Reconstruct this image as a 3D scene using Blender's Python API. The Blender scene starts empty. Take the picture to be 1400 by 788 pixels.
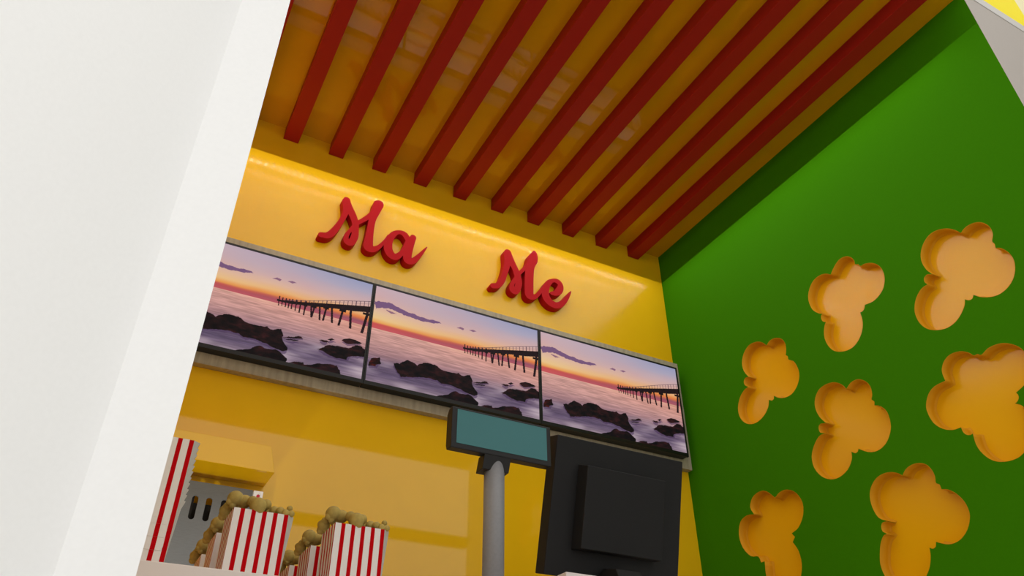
import bpy, bmesh, math, random
import numpy as np
from mathutils import Vector, Matrix
INSETS=[[[1.5953,2.5201],[1.5882,2.5269],[1.5795,2.5352],[1.5701,2.5427],[1.5606,2.5491],[1.5504,2.5546],[1.5402,2.5579],[1.5297,2.5587],[1.5191,2.5573],[1.5095,2.5542],[1.5011,2.5493],[1.4936,2.5427],[1.4876,2.5355],[1.4831,2.5275],[1.48,2.519],[1.4781,2.5115],[1.4784,2.5057],[1.4798,2.5005],[1.4797,2.4962],[1.4764,2.4932],[1.4716,2.491],[1.4673,2.4881],[1.4648,2.4835],[1.4627,2.4782],[1.4597,2.4744],[1.455,2.4736],[1.4494,2.4742],[1.4432,2.4737],[1.4343,2.4705],[1.4241,2.4659],[1.4146,2.4603],[1.4065,2.4537],[1.3992,2.4461],[1.393,2.4376],[1.3878,2.4283],[1.3836,2.4181],[1.381,2.4071],[1.3799,2.395],[1.3803,2.3821],[1.3824,2.3696],[1.3865,2.3574],[1.3922,2.3457],[1.3989,2.3356],[1.4065,2.3278],[1.4151,2.3216],[1.4243,2.3165],[1.4342,2.3121],[1.4449,2.3088],[1.4561,2.3072],[1.4688,2.3081],[1.4821,2.3108],[1.4929,2.3131],[1.4945,2.3093],[1.4965,2.3048],[1.4989,2.3008],[1.5019,2.2979],[1.5054,2.2956],[1.509,2.294],[1.513,2.2937],[1.5173,2.2941],[1.5207,2.2944],[1.5203,2.2854],[1.5199,2.2743],[1.5205,2.2631],[1.5223,2.2524],[1.5252,2.2417],[1.5297,2.2312],[1.536,2.2205],[1.5438,2.21],[1.5527,2.2008],[1.5628,2.1928],[1.574,2.1861],[1.5853,2.1814],[1.5964,2.1788],[1.6076,2.1783],[1.6192,2.1793],[1.6316,2.182],[1.6442,2.1864],[1.6559,2.1919],[1.6661,2.1981],[1.6754,2.2054],[1.6834,2.2145],[1.6902,2.2262],[1.6958,2.2396],[1.6996,2.2531],[1.7016,2.2663],[1.7018,2.2795],[1.7006,2.2919],[1.6975,2.3038],[1.6929,2.315],[1.6885,2.3242],[1.6846,2.3302],[1.6803,2.3349],[1.6768,2.3387],[1.6805,2.3409],[1.685,2.3436],[1.6887,2.3472],[1.6911,2.352],[1.6927,2.3576],[1.6933,2.363],[1.6927,2.3682],[1.6911,2.3732],[1.689,2.3771],[1.6863,2.379],[1.6832,2.3798],[1.6807,2.3803],[1.6863,2.3836],[1.6932,2.3877],[1.7002,2.3934],[1.7076,2.4015],[1.7152,2.4114],[1.7213,2.4223],[1.7252,2.4346],[1.7276,2.448],[1.7287,2.4607],[1.7287,2.472],[1.7273,2.4825],[1.7245,2.4928],[1.7198,2.5036],[1.7135,2.5142],[1.7061,2.5236],[1.6974,2.5319],[1.6875,2.5391],[1.677,2.5443],[1.6656,2.547],[1.6535,2.5477],[1.6423,2.5471],[1.6326,2.545],[1.6238,2.5414],[1.6156,2.5371],[1.6079,2.5316],[1.601,2.5253]],[[1.0704,2.3616],[1.0655,2.3645],[1.0593,2.3681],[1.0524,2.3706],[1.0445,2.3717],[1.0359,2.3718],[1.0273,2.3707],[1.019,2.3684],[1.0108,2.365],[1.0034,2.3605],[0.997,2.3549],[0.9914,2.3482],[0.9866,2.3411],[0.9828,2.3335],[0.9798,2.3254],[0.978,2.317],[0.9775,2.308],[0.978,2.2987],[0.9797,2.29],[0.9831,2.2825],[0.9876,2.2757],[0.9905,2.2698],[0.9901,2.2651],[0.988,2.2611],[0.9867,2.2568],[0.9873,2.2516],[0.9886,2.2461],[0.9897,2.2417],[0.9857,2.2394],[0.9808,2.2365],[0.976,2.2323],[0.9712,2.226],[0.9663,2.2182],[0.9622,2.2094],[0.9588,2.1995],[0.9562,2.1888],[0.955,2.1779],[0.9555,2.167],[0.9575,2.156],[0.9606,2.1455],[0.9648,2.1353],[0.9702,2.1255],[0.9765,2.1167],[0.9838,2.109],[0.9921,2.1022],[1.0012,2.0967],[1.0112,2.0921],[1.0221,2.0888],[1.033,2.0872],[1.0438,2.0877],[1.0546,2.0899],[1.065,2.0934],[1.0752,2.0982],[1.085,2.1042],[1.0936,2.1104],[1.1006,2.1172],[1.1064,2.1243],[1.1111,2.1301],[1.113,2.1268],[1.1155,2.1229],[1.1186,2.12],[1.1227,2.1189],[1.1275,2.1189],[1.1319,2.12],[1.1357,2.123],[1.1392,2.1271],[1.142,2.1306],[1.144,2.125],[1.1466,2.1181],[1.1505,2.1111],[1.1562,2.104],[1.1631,2.0967],[1.1709,2.0898],[1.1794,2.0834],[1.1889,2.0774],[1.1989,2.0728],[1.2095,2.0697],[1.2207,2.0681],[1.232,2.068],[1.2436,2.0699],[1.2553,2.0734],[1.2667,2.0783],[1.2778,2.0844],[1.2886,2.0919],[1.2979,2.1006],[1.3054,2.1108],[1.3115,2.1224],[1.316,2.1343],[1.3187,2.1466],[1.3199,2.1593],[1.3199,2.171],[1.319,2.1809],[1.3168,2.1898],[1.3135,2.1988],[1.309,2.2086],[1.3033,2.2185],[1.2963,2.2277],[1.2876,2.2362],[1.2776,2.244],[1.2678,2.2497],[1.2583,2.2522],[1.2491,2.2526],[1.2416,2.2528],[1.2439,2.2566],[1.2466,2.2613],[1.2482,2.2663],[1.2482,2.2717],[1.247,2.2774],[1.2446,2.282],[1.2407,2.2853],[1.2356,2.2875],[1.2302,2.2881],[1.2244,2.2859],[1.2183,2.282],[1.2133,2.2788],[1.2175,2.2866],[1.2226,2.2963],[1.2268,2.3069],[1.2296,2.3186],[1.2316,2.3313],[1.2322,2.3434],[1.2311,2.3547],[1.2286,2.3654],[1.2247,2.3757],[1.2197,2.3858],[1.2133,2.3954],[1.2055,2.4041],[1.1961,2.4121],[1.1853,2.4191],[1.1742,2.4239],[1.1631,2.4261],[1.1516,2.426],[1.1402,2.424],[1.1285,2.42],[1.1169,2.414],[1.1064,2.4073],[1.0974,2.3996],[1.0895,2.3911],[1.0829,2.383],[1.0776,2.3751],[1.0736,2.3676]],[[1.9922,2.3953],[1.9852,2.3995],[1.9765,2.4045],[1.9668,2.4075],[1.9556,2.4074],[1.9434,2.4052],[1.932,2.4013],[1.9217,2.3956],[1.9122,2.3882],[1.9045,2.3798],[1.8989,2.3702],[1.8951,2.3596],[1.8932,2.349],[1.8937,2.3378],[1.8961,2.3266],[1.8986,2.3173],[1.9006,2.3117],[1.903,2.3068],[1.905,2.303],[1.9022,2.3002],[1.8988,2.2968],[1.8963,2.2928],[1.8964,2.288],[1.8974,2.2826],[1.8961,2.2772],[1.8897,2.2718],[1.8808,2.2659],[1.873,2.2581],[1.8677,2.2473],[1.8636,2.2346],[1.861,2.2219],[1.8598,2.2097],[1.8601,2.1975],[1.8628,2.1854],[1.8682,2.1729],[1.8761,2.1605],[1.8854,2.1497],[1.8963,2.141],[1.9086,2.1339],[1.9214,2.1293],[1.9346,2.1275],[1.9482,2.1281],[1.9608,2.1302],[1.9721,2.1336],[1.9825,2.1384],[1.9917,2.1437],[1.9998,2.1499],[2.0068,2.1567],[2.0124,2.1622],[2.013,2.1584],[2.0139,2.1538],[2.0145,2.15],[2.0186,2.1486],[2.0235,2.1469],[2.0285,2.1467],[2.0334,2.1493],[2.0384,2.1533],[2.0424,2.1566],[2.0455,2.148],[2.0493,2.1374],[2.0552,2.1273],[2.0637,2.1184],[2.0742,2.1099],[2.0858,2.1029],[2.0983,2.0974],[2.1119,2.0934],[2.1253,2.0911],[2.1383,2.0908],[2.1511,2.0922],[2.1637,2.0954],[2.1764,2.1006],[2.1888,2.1077],[2.1997,2.1166],[2.2091,2.1279],[2.2169,2.1409],[2.2222,2.1547],[2.2245,2.1689],[2.2243,2.1839],[2.2216,2.1983],[2.216,2.2125],[2.2078,2.2261],[2.1987,2.2377],[2.1887,2.2467],[2.1778,2.2536],[2.1674,2.2586],[2.1576,2.2612],[2.1482,2.2619],[2.1407,2.2624],[2.1464,2.2672],[2.1533,2.2731],[2.1582,2.2794],[2.1601,2.2862],[2.16,2.2934],[2.1583,2.2995],[2.1546,2.3043],[2.1494,2.308],[2.1439,2.3099],[2.1382,2.3091],[2.1322,2.3064],[2.1273,2.3042],[2.134,2.3161],[2.1421,2.3307],[2.1479,2.3454],[2.1502,2.3593],[2.1502,2.3731],[2.148,2.3866],[2.1435,2.3997],[2.1368,2.4124],[2.128,2.4235],[2.1168,2.433],[2.1034,2.4409],[2.0895,2.4457],[2.0749,2.4466],[2.0596,2.4444],[2.0456,2.4406],[2.0333,2.4355],[2.0223,2.4288],[2.0127,2.4213],[2.0045,2.4126],[1.9977,2.4031]],[[1.6692,2.039],[1.6619,2.0441],[1.6528,2.0501],[1.643,2.0543],[1.6323,2.0557],[1.6209,2.0552],[1.6102,2.0527],[1.6005,2.0477],[1.5916,2.0407],[1.584,2.0329],[1.5779,2.0245],[1.5731,2.0154],[1.5701,2.0057],[1.5692,1.9948],[1.5701,1.9833],[1.5717,1.9736],[1.5745,1.9671],[1.5781,1.9617],[1.58,1.9569],[1.5781,1.9528],[1.5745,1.9492],[1.5721,1.9454],[1.5726,1.9407],[1.5743,1.9358],[1.5758,1.9317],[1.5694,1.9287],[1.5616,1.9249],[1.5542,1.9193],[1.5473,1.9114],[1.5407,1.9016],[1.5361,1.8903],[1.5341,1.8767],[1.534,1.8615],[1.5354,1.8474],[1.5381,1.8355],[1.5423,1.8248],[1.5484,1.8144],[1.5568,1.8034],[1.5671,1.7928],[1.5783,1.7843],[1.5905,1.7786],[1.6036,1.775],[1.6165,1.7736],[1.629,1.7746],[1.6412,1.7776],[1.6533,1.7826],[1.6659,1.7903],[1.6783,1.7999],[1.6883,1.8078],[1.6897,1.805],[1.6914,1.8016],[1.694,1.799],[1.6979,1.7976],[1.7026,1.7969],[1.7073,1.7977],[1.7117,1.8006],[1.716,1.8048],[1.7196,1.8084],[1.7208,1.8006],[1.7224,1.7911],[1.7264,1.7813],[1.7336,1.7713],[1.7432,1.7611],[1.7543,1.7525],[1.7673,1.746],[1.782,1.7411],[1.7965,1.7383],[1.8106,1.7379],[1.8246,1.7397],[1.8381,1.7436],[1.8512,1.7498],[1.8638,1.7582],[1.8748,1.7684],[1.8843,1.7809],[1.8923,1.7952],[1.8976,1.8098],[1.8998,1.8247],[1.8994,1.8399],[1.8965,1.8543],[1.8907,1.8676],[1.8824,1.8801],[1.8731,1.8912],[1.8626,1.9013],[1.851,1.91],[1.8399,1.916],[1.8295,1.9178],[1.8196,1.9168],[1.8116,1.9158],[1.818,1.9187],[1.8257,1.9223],[1.8315,1.9269],[1.834,1.9332],[1.8345,1.9406],[1.8335,1.947],[1.8311,1.9524],[1.8271,1.9568],[1.8216,1.9592],[1.8136,1.9581],[1.8041,1.955],[1.7963,1.9523],[1.8031,1.9622],[1.8114,1.9745],[1.8181,1.9875],[1.8225,2.0013],[1.8253,2.0159],[1.8261,2.0297],[1.8247,2.0421],[1.8212,2.0538],[1.8156,2.0645],[1.8078,2.0748],[1.7979,2.0843],[1.7866,2.0913],[1.7731,2.095],[1.7582,2.0962],[1.7439,2.0957],[1.7308,2.0936],[1.7183,2.0899],[1.7069,2.0847],[1.6966,2.0774],[1.6874,2.0686],[1.68,2.0602],[1.675,2.0525],[1.6717,2.0451]],[[1.5514,1.6631],[1.5459,1.6681],[1.5391,1.6742],[1.5315,1.6791],[1.5231,1.6822],[1.514,1.6842],[1.5049,1.6851],[1.4961,1.6849],[1.4874,1.6837],[1.4791,1.6814],[1.4711,1.6781],[1.4635,1.6737],[1.457,1.6683],[1.4518,1.6618],[1.4477,1.6543],[1.4445,1.6465],[1.4423,1.6382],[1.4411,1.6296],[1.4408,1.6217],[1.4422,1.6144],[1.4444,1.6078],[1.445,1.6023],[1.4424,1.599],[1.4383,1.5969],[1.435,1.5939],[1.4338,1.5888],[1.4336,1.5829],[1.4335,1.5781],[1.4276,1.5764],[1.4203,1.5742],[1.4128,1.5705],[1.4053,1.5648],[1.3975,1.5575],[1.3905,1.5494],[1.3843,1.5402],[1.3789,1.5301],[1.3747,1.5199],[1.372,1.5095],[1.3706,1.4991],[1.3704,1.4895],[1.3711,1.4817],[1.373,1.4748],[1.3762,1.4673],[1.381,1.4581],[1.3873,1.4482],[1.3947,1.4392],[1.4035,1.4313],[1.4135,1.4242],[1.4235,1.4186],[1.4333,1.415],[1.4432,1.4129],[1.4527,1.412],[1.4613,1.4122],[1.4696,1.4136],[1.4782,1.4162],[1.4883,1.4206],[1.4987,1.4262],[1.5071,1.4308],[1.5086,1.4267],[1.5105,1.4217],[1.513,1.4178],[1.5166,1.4155],[1.521,1.4142],[1.525,1.4141],[1.5286,1.4156],[1.5319,1.4182],[1.5346,1.4203],[1.5355,1.4133],[1.5368,1.4047],[1.5391,1.3955],[1.5428,1.3856],[1.5477,1.3752],[1.5533,1.3655],[1.5599,1.357],[1.5672,1.3492],[1.5748,1.342],[1.5823,1.3351],[1.5901,1.3288],[1.5984,1.3236],[1.6075,1.3195],[1.6172,1.3165],[1.6275,1.3146],[1.6388,1.3137],[1.6507,1.3139],[1.6622,1.3155],[1.6733,1.3187],[1.684,1.3232],[1.6933,1.3291],[1.7007,1.3366],[1.7067,1.3455],[1.7119,1.3549],[1.7166,1.3644],[1.7205,1.3744],[1.7235,1.3845],[1.7253,1.3948],[1.726,1.4051],[1.7257,1.4151],[1.7241,1.4247],[1.7213,1.434],[1.7179,1.4438],[1.7138,1.4547],[1.709,1.4661],[1.7038,1.4762],[1.6977,1.4847],[1.6912,1.492],[1.6852,1.4972],[1.6799,1.4994],[1.6746,1.4998],[1.6703,1.5],[1.6746,1.5031],[1.6798,1.5069],[1.6835,1.5114],[1.6849,1.5168],[1.6848,1.5228],[1.6836,1.5282],[1.6815,1.5327],[1.6783,1.5366],[1.6741,1.5392],[1.6681,1.5397],[1.6611,1.5389],[1.6554,1.5382],[1.6642,1.543],[1.675,1.5491],[1.684,1.5574],[1.6901,1.5689],[1.6944,1.5826],[1.6971,1.5962],[1.6982,1.6092],[1.6977,1.6222],[1.6957,1.6341],[1.6924,1.6447],[1.6877,1.6542],[1.6815,1.6629],[1.6735,1.6712],[1.6641,1.6788],[1.6542,1.6848],[1.6439,1.6888],[1.6331,1.6913],[1.6221,1.6924],[1.6106,1.692],[1.5989,1.6902],[1.5882,1.6876],[1.579,1.6839],[1.5709,1.6794],[1.5641,1.675],[1.5589,1.6708],[1.5547,1.6665]],[[1.1599,1.9299],[1.1525,1.9322],[1.1434,1.9366],[1.1341,1.9399],[1.1247,1.9409],[1.1151,1.9408],[1.1058,1.9398],[1.0972,1.938],[1.0889,1.9354],[1.0811,1.9318],[1.0736,1.9272],[1.0664,1.9217],[1.06,1.9161],[1.0545,1.9105],[1.0496,1.9047],[1.0455,1.8985],[1.0421,1.8918],[1.0394,1.8846],[1.0373,1.8768],[1.0354,1.868],[1.0341,1.8585],[1.0338,1.8492],[1.0345,1.8404],[1.0362,1.8319],[1.039,1.8233],[1.0432,1.8142],[1.0486,1.805],[1.0548,1.7971],[1.0617,1.7913],[1.0694,1.7868],[1.0778,1.7826],[1.0876,1.7785],[1.0982,1.7748],[1.1068,1.7718],[1.1057,1.7695],[1.1044,1.7668],[1.1037,1.7637],[1.1037,1.7605],[1.1042,1.757],[1.1057,1.7535],[1.1084,1.7499],[1.112,1.7464],[1.1153,1.7439],[1.1176,1.7432],[1.1199,1.7433],[1.1218,1.7434],[1.1175,1.7404],[1.1122,1.7365],[1.1073,1.7312],[1.1031,1.7242],[1.0993,1.7158],[1.0967,1.706],[1.0953,1.6944],[1.095,1.6814],[1.0966,1.6686],[1.1005,1.6565],[1.1062,1.6446],[1.1134,1.6333],[1.1224,1.6223],[1.1328,1.6118],[1.1433,1.6031],[1.1533,1.5965],[1.1635,1.5917],[1.1747,1.5887],[1.1879,1.5878],[1.2022,1.5889],[1.2154,1.5913],[1.227,1.595],[1.2375,1.6],[1.2469,1.6067],[1.2554,1.6152],[1.2627,1.6253],[1.2686,1.6359],[1.2732,1.6466],[1.2764,1.6579],[1.2782,1.6694],[1.2782,1.6821],[1.2769,1.6951],[1.2758,1.7056],[1.2783,1.7049],[1.2814,1.7041],[1.2849,1.7042],[1.289,1.7053],[1.2934,1.7073],[1.2972,1.7101],[1.3001,1.7137],[1.3024,1.7182],[1.304,1.7229],[1.3046,1.7281],[1.3044,1.7334],[1.3043,1.7378],[1.3126,1.738],[1.3228,1.7383],[1.3332,1.7401],[1.3435,1.744],[1.354,1.7493],[1.3637,1.7563],[1.3725,1.7649],[1.3806,1.775],[1.3869,1.7862],[1.3912,1.799],[1.3937,1.8128],[1.3949,1.8255],[1.3951,1.8358],[1.394,1.8449],[1.391,1.8543],[1.3855,1.865],[1.3782,1.876],[1.3701,1.8852],[1.3618,1.892],[1.3527,1.897],[1.3421,1.9005],[1.3283,1.9022],[1.313,1.9023],[1.3005,1.9024],[1.301,1.9101],[1.3016,1.9196],[1.3016,1.9283],[1.3007,1.9352],[1.2991,1.9414],[1.2963,1.9477],[1.2919,1.9547],[1.2861,1.9618],[1.2794,1.9678],[1.2717,1.9726],[1.263,1.9763],[1.2537,1.9784],[1.2432,1.9783],[1.232,1.9765],[1.2216,1.9735],[1.2126,1.9692],[1.2044,1.9638],[1.1973,1.958],[1.1918,1.9513],[1.1874,1.9442],[1.1831,1.9391],[1.1789,1.9379],[1.1746,1.9385],[1.1706,1.9383],[1.1673,1.9354],[1.1642,1.9316]],[[2.1164,1.7619],[2.108,1.7661],[2.0976,1.7712],[2.0864,1.7747],[2.0744,1.7761],[2.0616,1.776],[2.0485,1.7731],[2.0345,1.767],[2.0203,1.7583],[2.0083,1.7475],[1.9989,1.7342],[1.9917,1.7189],[1.9879,1.7034],[1.9882,1.6877],[1.992,1.6718],[1.9983,1.657],[2.0077,1.643],[2.0196,1.6301],[2.0321,1.62],[2.0453,1.614],[2.059,1.6108],[2.0702,1.6083],[2.0665,1.6032],[2.062,1.597],[2.0583,1.5918],[2.0633,1.5871],[2.0693,1.5814],[2.0743,1.5766],[2.0683,1.5663],[2.061,1.5535],[2.0555,1.5396],[2.0528,1.5244],[2.0519,1.508],[2.0533,1.4921],[2.0569,1.4775],[2.0627,1.4634],[2.0705,1.4498],[2.0797,1.4356],[2.0909,1.4219],[2.1057,1.4116],[2.1264,1.4056],[2.1507,1.403],[2.1731,1.4047],[2.1925,1.4115],[2.21,1.4226],[2.2236,1.4359],[2.2323,1.4512],[2.237,1.4688],[2.2393,1.4868],[2.2387,1.5063],[2.2357,1.5263],[2.2331,1.5426],[2.2392,1.5426],[2.2467,1.5424],[2.2528,1.5423],[2.2544,1.5504],[2.2566,1.5601],[2.2622,1.5682],[2.2732,1.5717],[2.2876,1.5735],[2.3015,1.5789],[2.3147,1.5905],[2.3276,1.6058],[2.3374,1.6222],[2.3436,1.6399],[2.3469,1.6588],[2.3467,1.6769],[2.3425,1.6944],[2.335,1.7111],[2.3251,1.7242],[2.3124,1.7324],[2.2975,1.7369],[2.2828,1.7389],[2.2685,1.7379],[2.2545,1.7344],[2.2431,1.7315],[2.2485,1.7411],[2.2548,1.753],[2.2571,1.7649],[2.2531,1.7769],[2.2451,1.789],[2.235,1.7986],[2.2228,1.8049],[2.2085,1.8088],[2.1944,1.8102],[2.181,1.8095],[2.1677,1.8065],[2.1546,1.8003],[2.1409,1.7887],[2.1274,1.774]]]
WORDS=[[[[[0.468,2.7199,0.0126],[0.4954,2.7278,0.0148],[0.5163,2.7572,0.0144],[0.5392,2.8158,0.012],[0.554,2.8745,0.0122],[0.5518,2.9275,0.0181],[0.5507,2.945,0.0159]],[[0.5497,2.9363,0.0181],[0.5667,2.9048,0.018],[0.5881,2.8691,0.0168],[0.6023,2.834,0.015],[0.6075,2.7989,0.0148],[0.6078,2.7594,0.0163],[0.5957,2.7249,0.015],[0.5775,2.726,0.0134],[0.5728,2.7524,0.0102],[0.5839,2.7851,0.0082],[0.6067,2.8307,0.0089],[0.6376,2.8683,0.0102],[0.6599,2.8973,0.0114],[0.6797,2.9288,0.0156],[0.6935,2.9719,0.0223],[0.6975,2.9834,0.0188]],[[0.6931,2.9751,0.0235],[0.683,2.9224,0.0179],[0.6745,2.8807,0.016],[0.6722,2.8172,0.0157],[0.6713,2.7555,0.0198],[0.6742,2.7294,0.0218],[0.6945,2.7259,0.0153],[0.7167,2.7447,0.0099],[0.7385,2.7801,0.0073],[0.7577,2.8212,0.008]]],[[[0.8452,2.8368,0.0151],[0.826,2.8581,0.014],[0.7986,2.8585,0.0104],[0.7755,2.836,0.0138],[0.7612,2.7946,0.0169],[0.7607,2.7515,0.0201],[0.7781,2.7243,0.0189],[0.8002,2.7231,0.0156],[0.8234,2.7525,0.0113],[0.8381,2.7948,0.0103],[0.8508,2.8338,0.0128]],[[0.8693,2.8546,0.0146],[0.8583,2.8052,0.0173],[0.8509,2.747,0.0193],[0.8549,2.7228,0.0192],[0.8775,2.7271,0.0147],[0.9013,2.7599,0.0103],[0.9226,2.7972,0.0064],[0.9374,2.8245,0.0024]]]],[[[[1.2701,2.721,0.0137],[1.2938,2.7313,0.0143],[1.3153,2.7618,0.0145],[1.3321,2.8152,0.0137],[1.3443,2.8733,0.016],[1.3467,2.9292,0.0206],[1.3482,2.9409,0.0174]],[[1.3507,2.9306,0.0185],[1.3667,2.892,0.0183],[1.3865,2.8551,0.0172],[1.4002,2.8165,0.0181],[1.4049,2.7806,0.0169],[1.3957,2.7407,0.0167],[1.3833,2.7237,0.0135],[1.3687,2.7321,0.0135],[1.3693,2.7585,0.0109],[1.3822,2.7892,0.009],[1.3987,2.8214,0.0091],[1.419,2.8526,0.0092],[1.4421,2.8823,0.0093],[1.4629,2.9115,0.0138],[1.4842,2.9497,0.0252],[1.4937,2.9784,0.0169],[1.494,2.9939,0.0091]],[[1.4841,2.944,0.0268],[1.4741,2.907,0.0199],[1.4647,2.8652,0.0229],[1.4611,2.8098,0.0236],[1.4601,2.7508,0.0233],[1.4627,2.728,0.021],[1.4846,2.728,0.0137],[1.505,2.745,0.0101],[1.5314,2.7843,0.0086],[1.561,2.829,0.0099]]],[[[1.585,2.7799,0.0098],[1.6059,2.7866,0.0142],[1.6276,2.8097,0.0188],[1.6368,2.84,0.0156],[1.622,2.8599,0.0146],[1.5957,2.8584,0.01],[1.57,2.8357,0.0143],[1.551,2.7906,0.0185],[1.5527,2.7484,0.0215],[1.5762,2.7229,0.0204],[1.6108,2.7188,0.0172],[1.6427,2.7419,0.0147],[1.6679,2.7781,0.0111],[1.6853,2.8091,0.0067],[1.6946,2.8257,0.0022]]]]]
ROCKS=[[[0.1398,0.7803],[0.1557,0.7579],[0.1737,0.7592],[0.1874,0.7262],[0.2118,0.7054],[0.2446,0.7192],[0.2616,0.7384],[0.273,0.7139],[0.3133,0.6917],[0.3702,0.6852],[0.3915,0.699],[0.4184,0.7259],[0.4607,0.7286],[0.5138,0.7149],[0.5409,0.7265],[0.5567,0.7038],[0.5784,0.7022],[0.59,0.7543],[0.5883,0.7941],[0.6073,0.8348],[0.6296,0.8876],[0.6028,0.9141],[0.5596,0.8935],[0.5166,0.873],[0.4739,0.8564],[0.4216,0.8596],[0.3797,0.8451],[0.3178,0.8395],[0.2575,0.8583],[0.1887,0.8902],[0.1655,0.8536]],[[0.005,0.8137],[0.0265,0.7625],[0.0594,0.7397],[0.0753,0.8096],[0.0446,0.8385],[0.0113,0.8443]],[[0.5903,0.7835],[0.6444,0.7347],[0.6719,0.7209],[0.6798,0.7452],[0.6447,0.7642]],[[0.6013,0.7905],[0.6558,0.7752],[0.6668,0.7803],[0.6231,0.793]],[[0.3736,1.0045],[0.4344,0.9607],[0.4648,0.9234],[0.4959,0.9008],[0.5173,0.9149],[0.5596,0.8973],[0.5922,0.9223],[0.6163,0.9566],[0.6309,1.0082],[0.519,1.0055],[0.4355,1.0111]],[[0.7693,0.8023],[0.8008,0.7494],[0.8579,0.7214],[0.9156,0.7213],[0.945,0.6887],[0.9744,0.6804],[1.0001,0.7001],[0.9993,0.7714],[0.9382,0.8004],[0.9148,0.8418],[0.8574,0.8591],[0.8121,0.838]],[[0.8754,0.6574],[0.9162,0.6297],[0.9455,0.6314],[0.9771,0.6486],[0.9393,0.6748],[0.9043,0.6775]],[[0.7669,0.7279],[0.7951,0.6998],[0.8122,0.7126],[0.7895,0.7343]],[[0.8008,0.6934],[0.8236,0.6735],[0.8408,0.6803],[0.8179,0.6981]],[[0.6383,0.9919],[0.6576,0.9688],[0.7012,0.961],[0.7067,0.978],[0.7563,0.9583],[0.8233,0.9258],[0.8686,0.9235],[0.8911,0.9636],[0.8931,1.0077],[0.8008,1.0046],[0.7124,1.0084]]]
LEGS=[[0.99,0.3407,0.9723,0.5478],[0.9015,0.3605,0.9099,0.5298],[0.859,0.3697,0.8481,0.5305],[0.803,0.3812,0.8134,0.5193],[0.773,0.389,0.7664,0.5199],[0.7409,0.3978,0.7493,0.5236],[0.7135,0.4064,0.7073,0.5161],[0.6976,0.4098,0.705,0.513],[0.6682,0.4153,0.6668,0.5142],[0.6424,0.4193,0.6421,0.5012],[0.6212,0.4251,0.6219,0.4902],[0.6012,0.4285,0.6019,0.4832],[0.5857,0.4337,0.5864,0.4823],[0.5703,0.437,0.572,0.4809],[0.5526,0.4372,0.5543,0.477],[0.5361,0.4328,0.5379,0.4787]]
DECK=[[0.5249,0.4178],[0.5523,0.4169],[0.641,0.387],[0.7544,0.3414],[0.8948,0.2854],[1.0032,0.2448],[1.0049,0.3083],[0.9182,0.3401],[0.824,0.363],[0.7089,0.4003],[0.5968,0.4326],[0.5526,0.4372],[0.5263,0.4375]]
RAIL=[[0.5523,0.4169],[0.5853,0.4012],[0.7086,0.3382],[0.8476,0.2633],[1.0039,0.1884]]
CLOUD=[[-0.0015,0.1792],[0.0476,0.1524],[0.0989,0.1612],[0.1931,0.1927],[0.288,0.2044],[0.3737,0.2115],[0.3849,0.2265],[0.3531,0.2448],[0.2682,0.2455],[0.1843,0.2382],[0.1118,0.2256],[0.0708,0.2171],[0.0068,0.2474]]
CLOUD2=[[[0.4808,0.2253],[0.5047,0.2069],[0.527,0.2124],[0.5217,0.2297]],[[0.5514,0.2105],[0.5826,0.199],[0.6053,0.2087],[0.583,0.2261]],[[0.0613,0.2323],[0.1023,0.2408],[0.1335,0.2547],[0.1033,0.2646]]]
KER={"B1":[0.0051,0.0468,0.179,0.0132],"B2":[0.023,0.0468,0.1761,0.0113],"A1":[-0.0038,0.0728,0.1617,0.0101],"A2":[-0.0067,0.0806,0.1537,0.007],"A3":[-0.0038,0.065,0.1679,0.0069],"C1":[0.0426,0.0078,0.1595,0.0134],"C0":[0.0336,0.0208,0.1704,0.0088],"C2":[0.0616,0.0338,0.1724,0.0088],"D1":[0.0762,0.0208,0.1587,0.0074],"D2":[0.0852,0.0104,0.1564,0.0067],"E1":[0.0942,0.0052,0.1527,0.006],"E2":[0.1053,0.0052,0.153,0.0053],"E3":[0.1031,0.0156,0.1656,0.0047]}
S = 2.6                       # metres per measured unit
CZ = 0.73358                  # camera height
scene = bpy.context.scene
COL = scene.collection
def U(x, y, z): return (x*S, y*S, z*S + CZ)
XR = .8885*S; XL = -.045*S; YB = S; YF = .28*S; ZC = .9765*S + CZ; ZL = .9092*S + CZ; ZCT = 1.05

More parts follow.
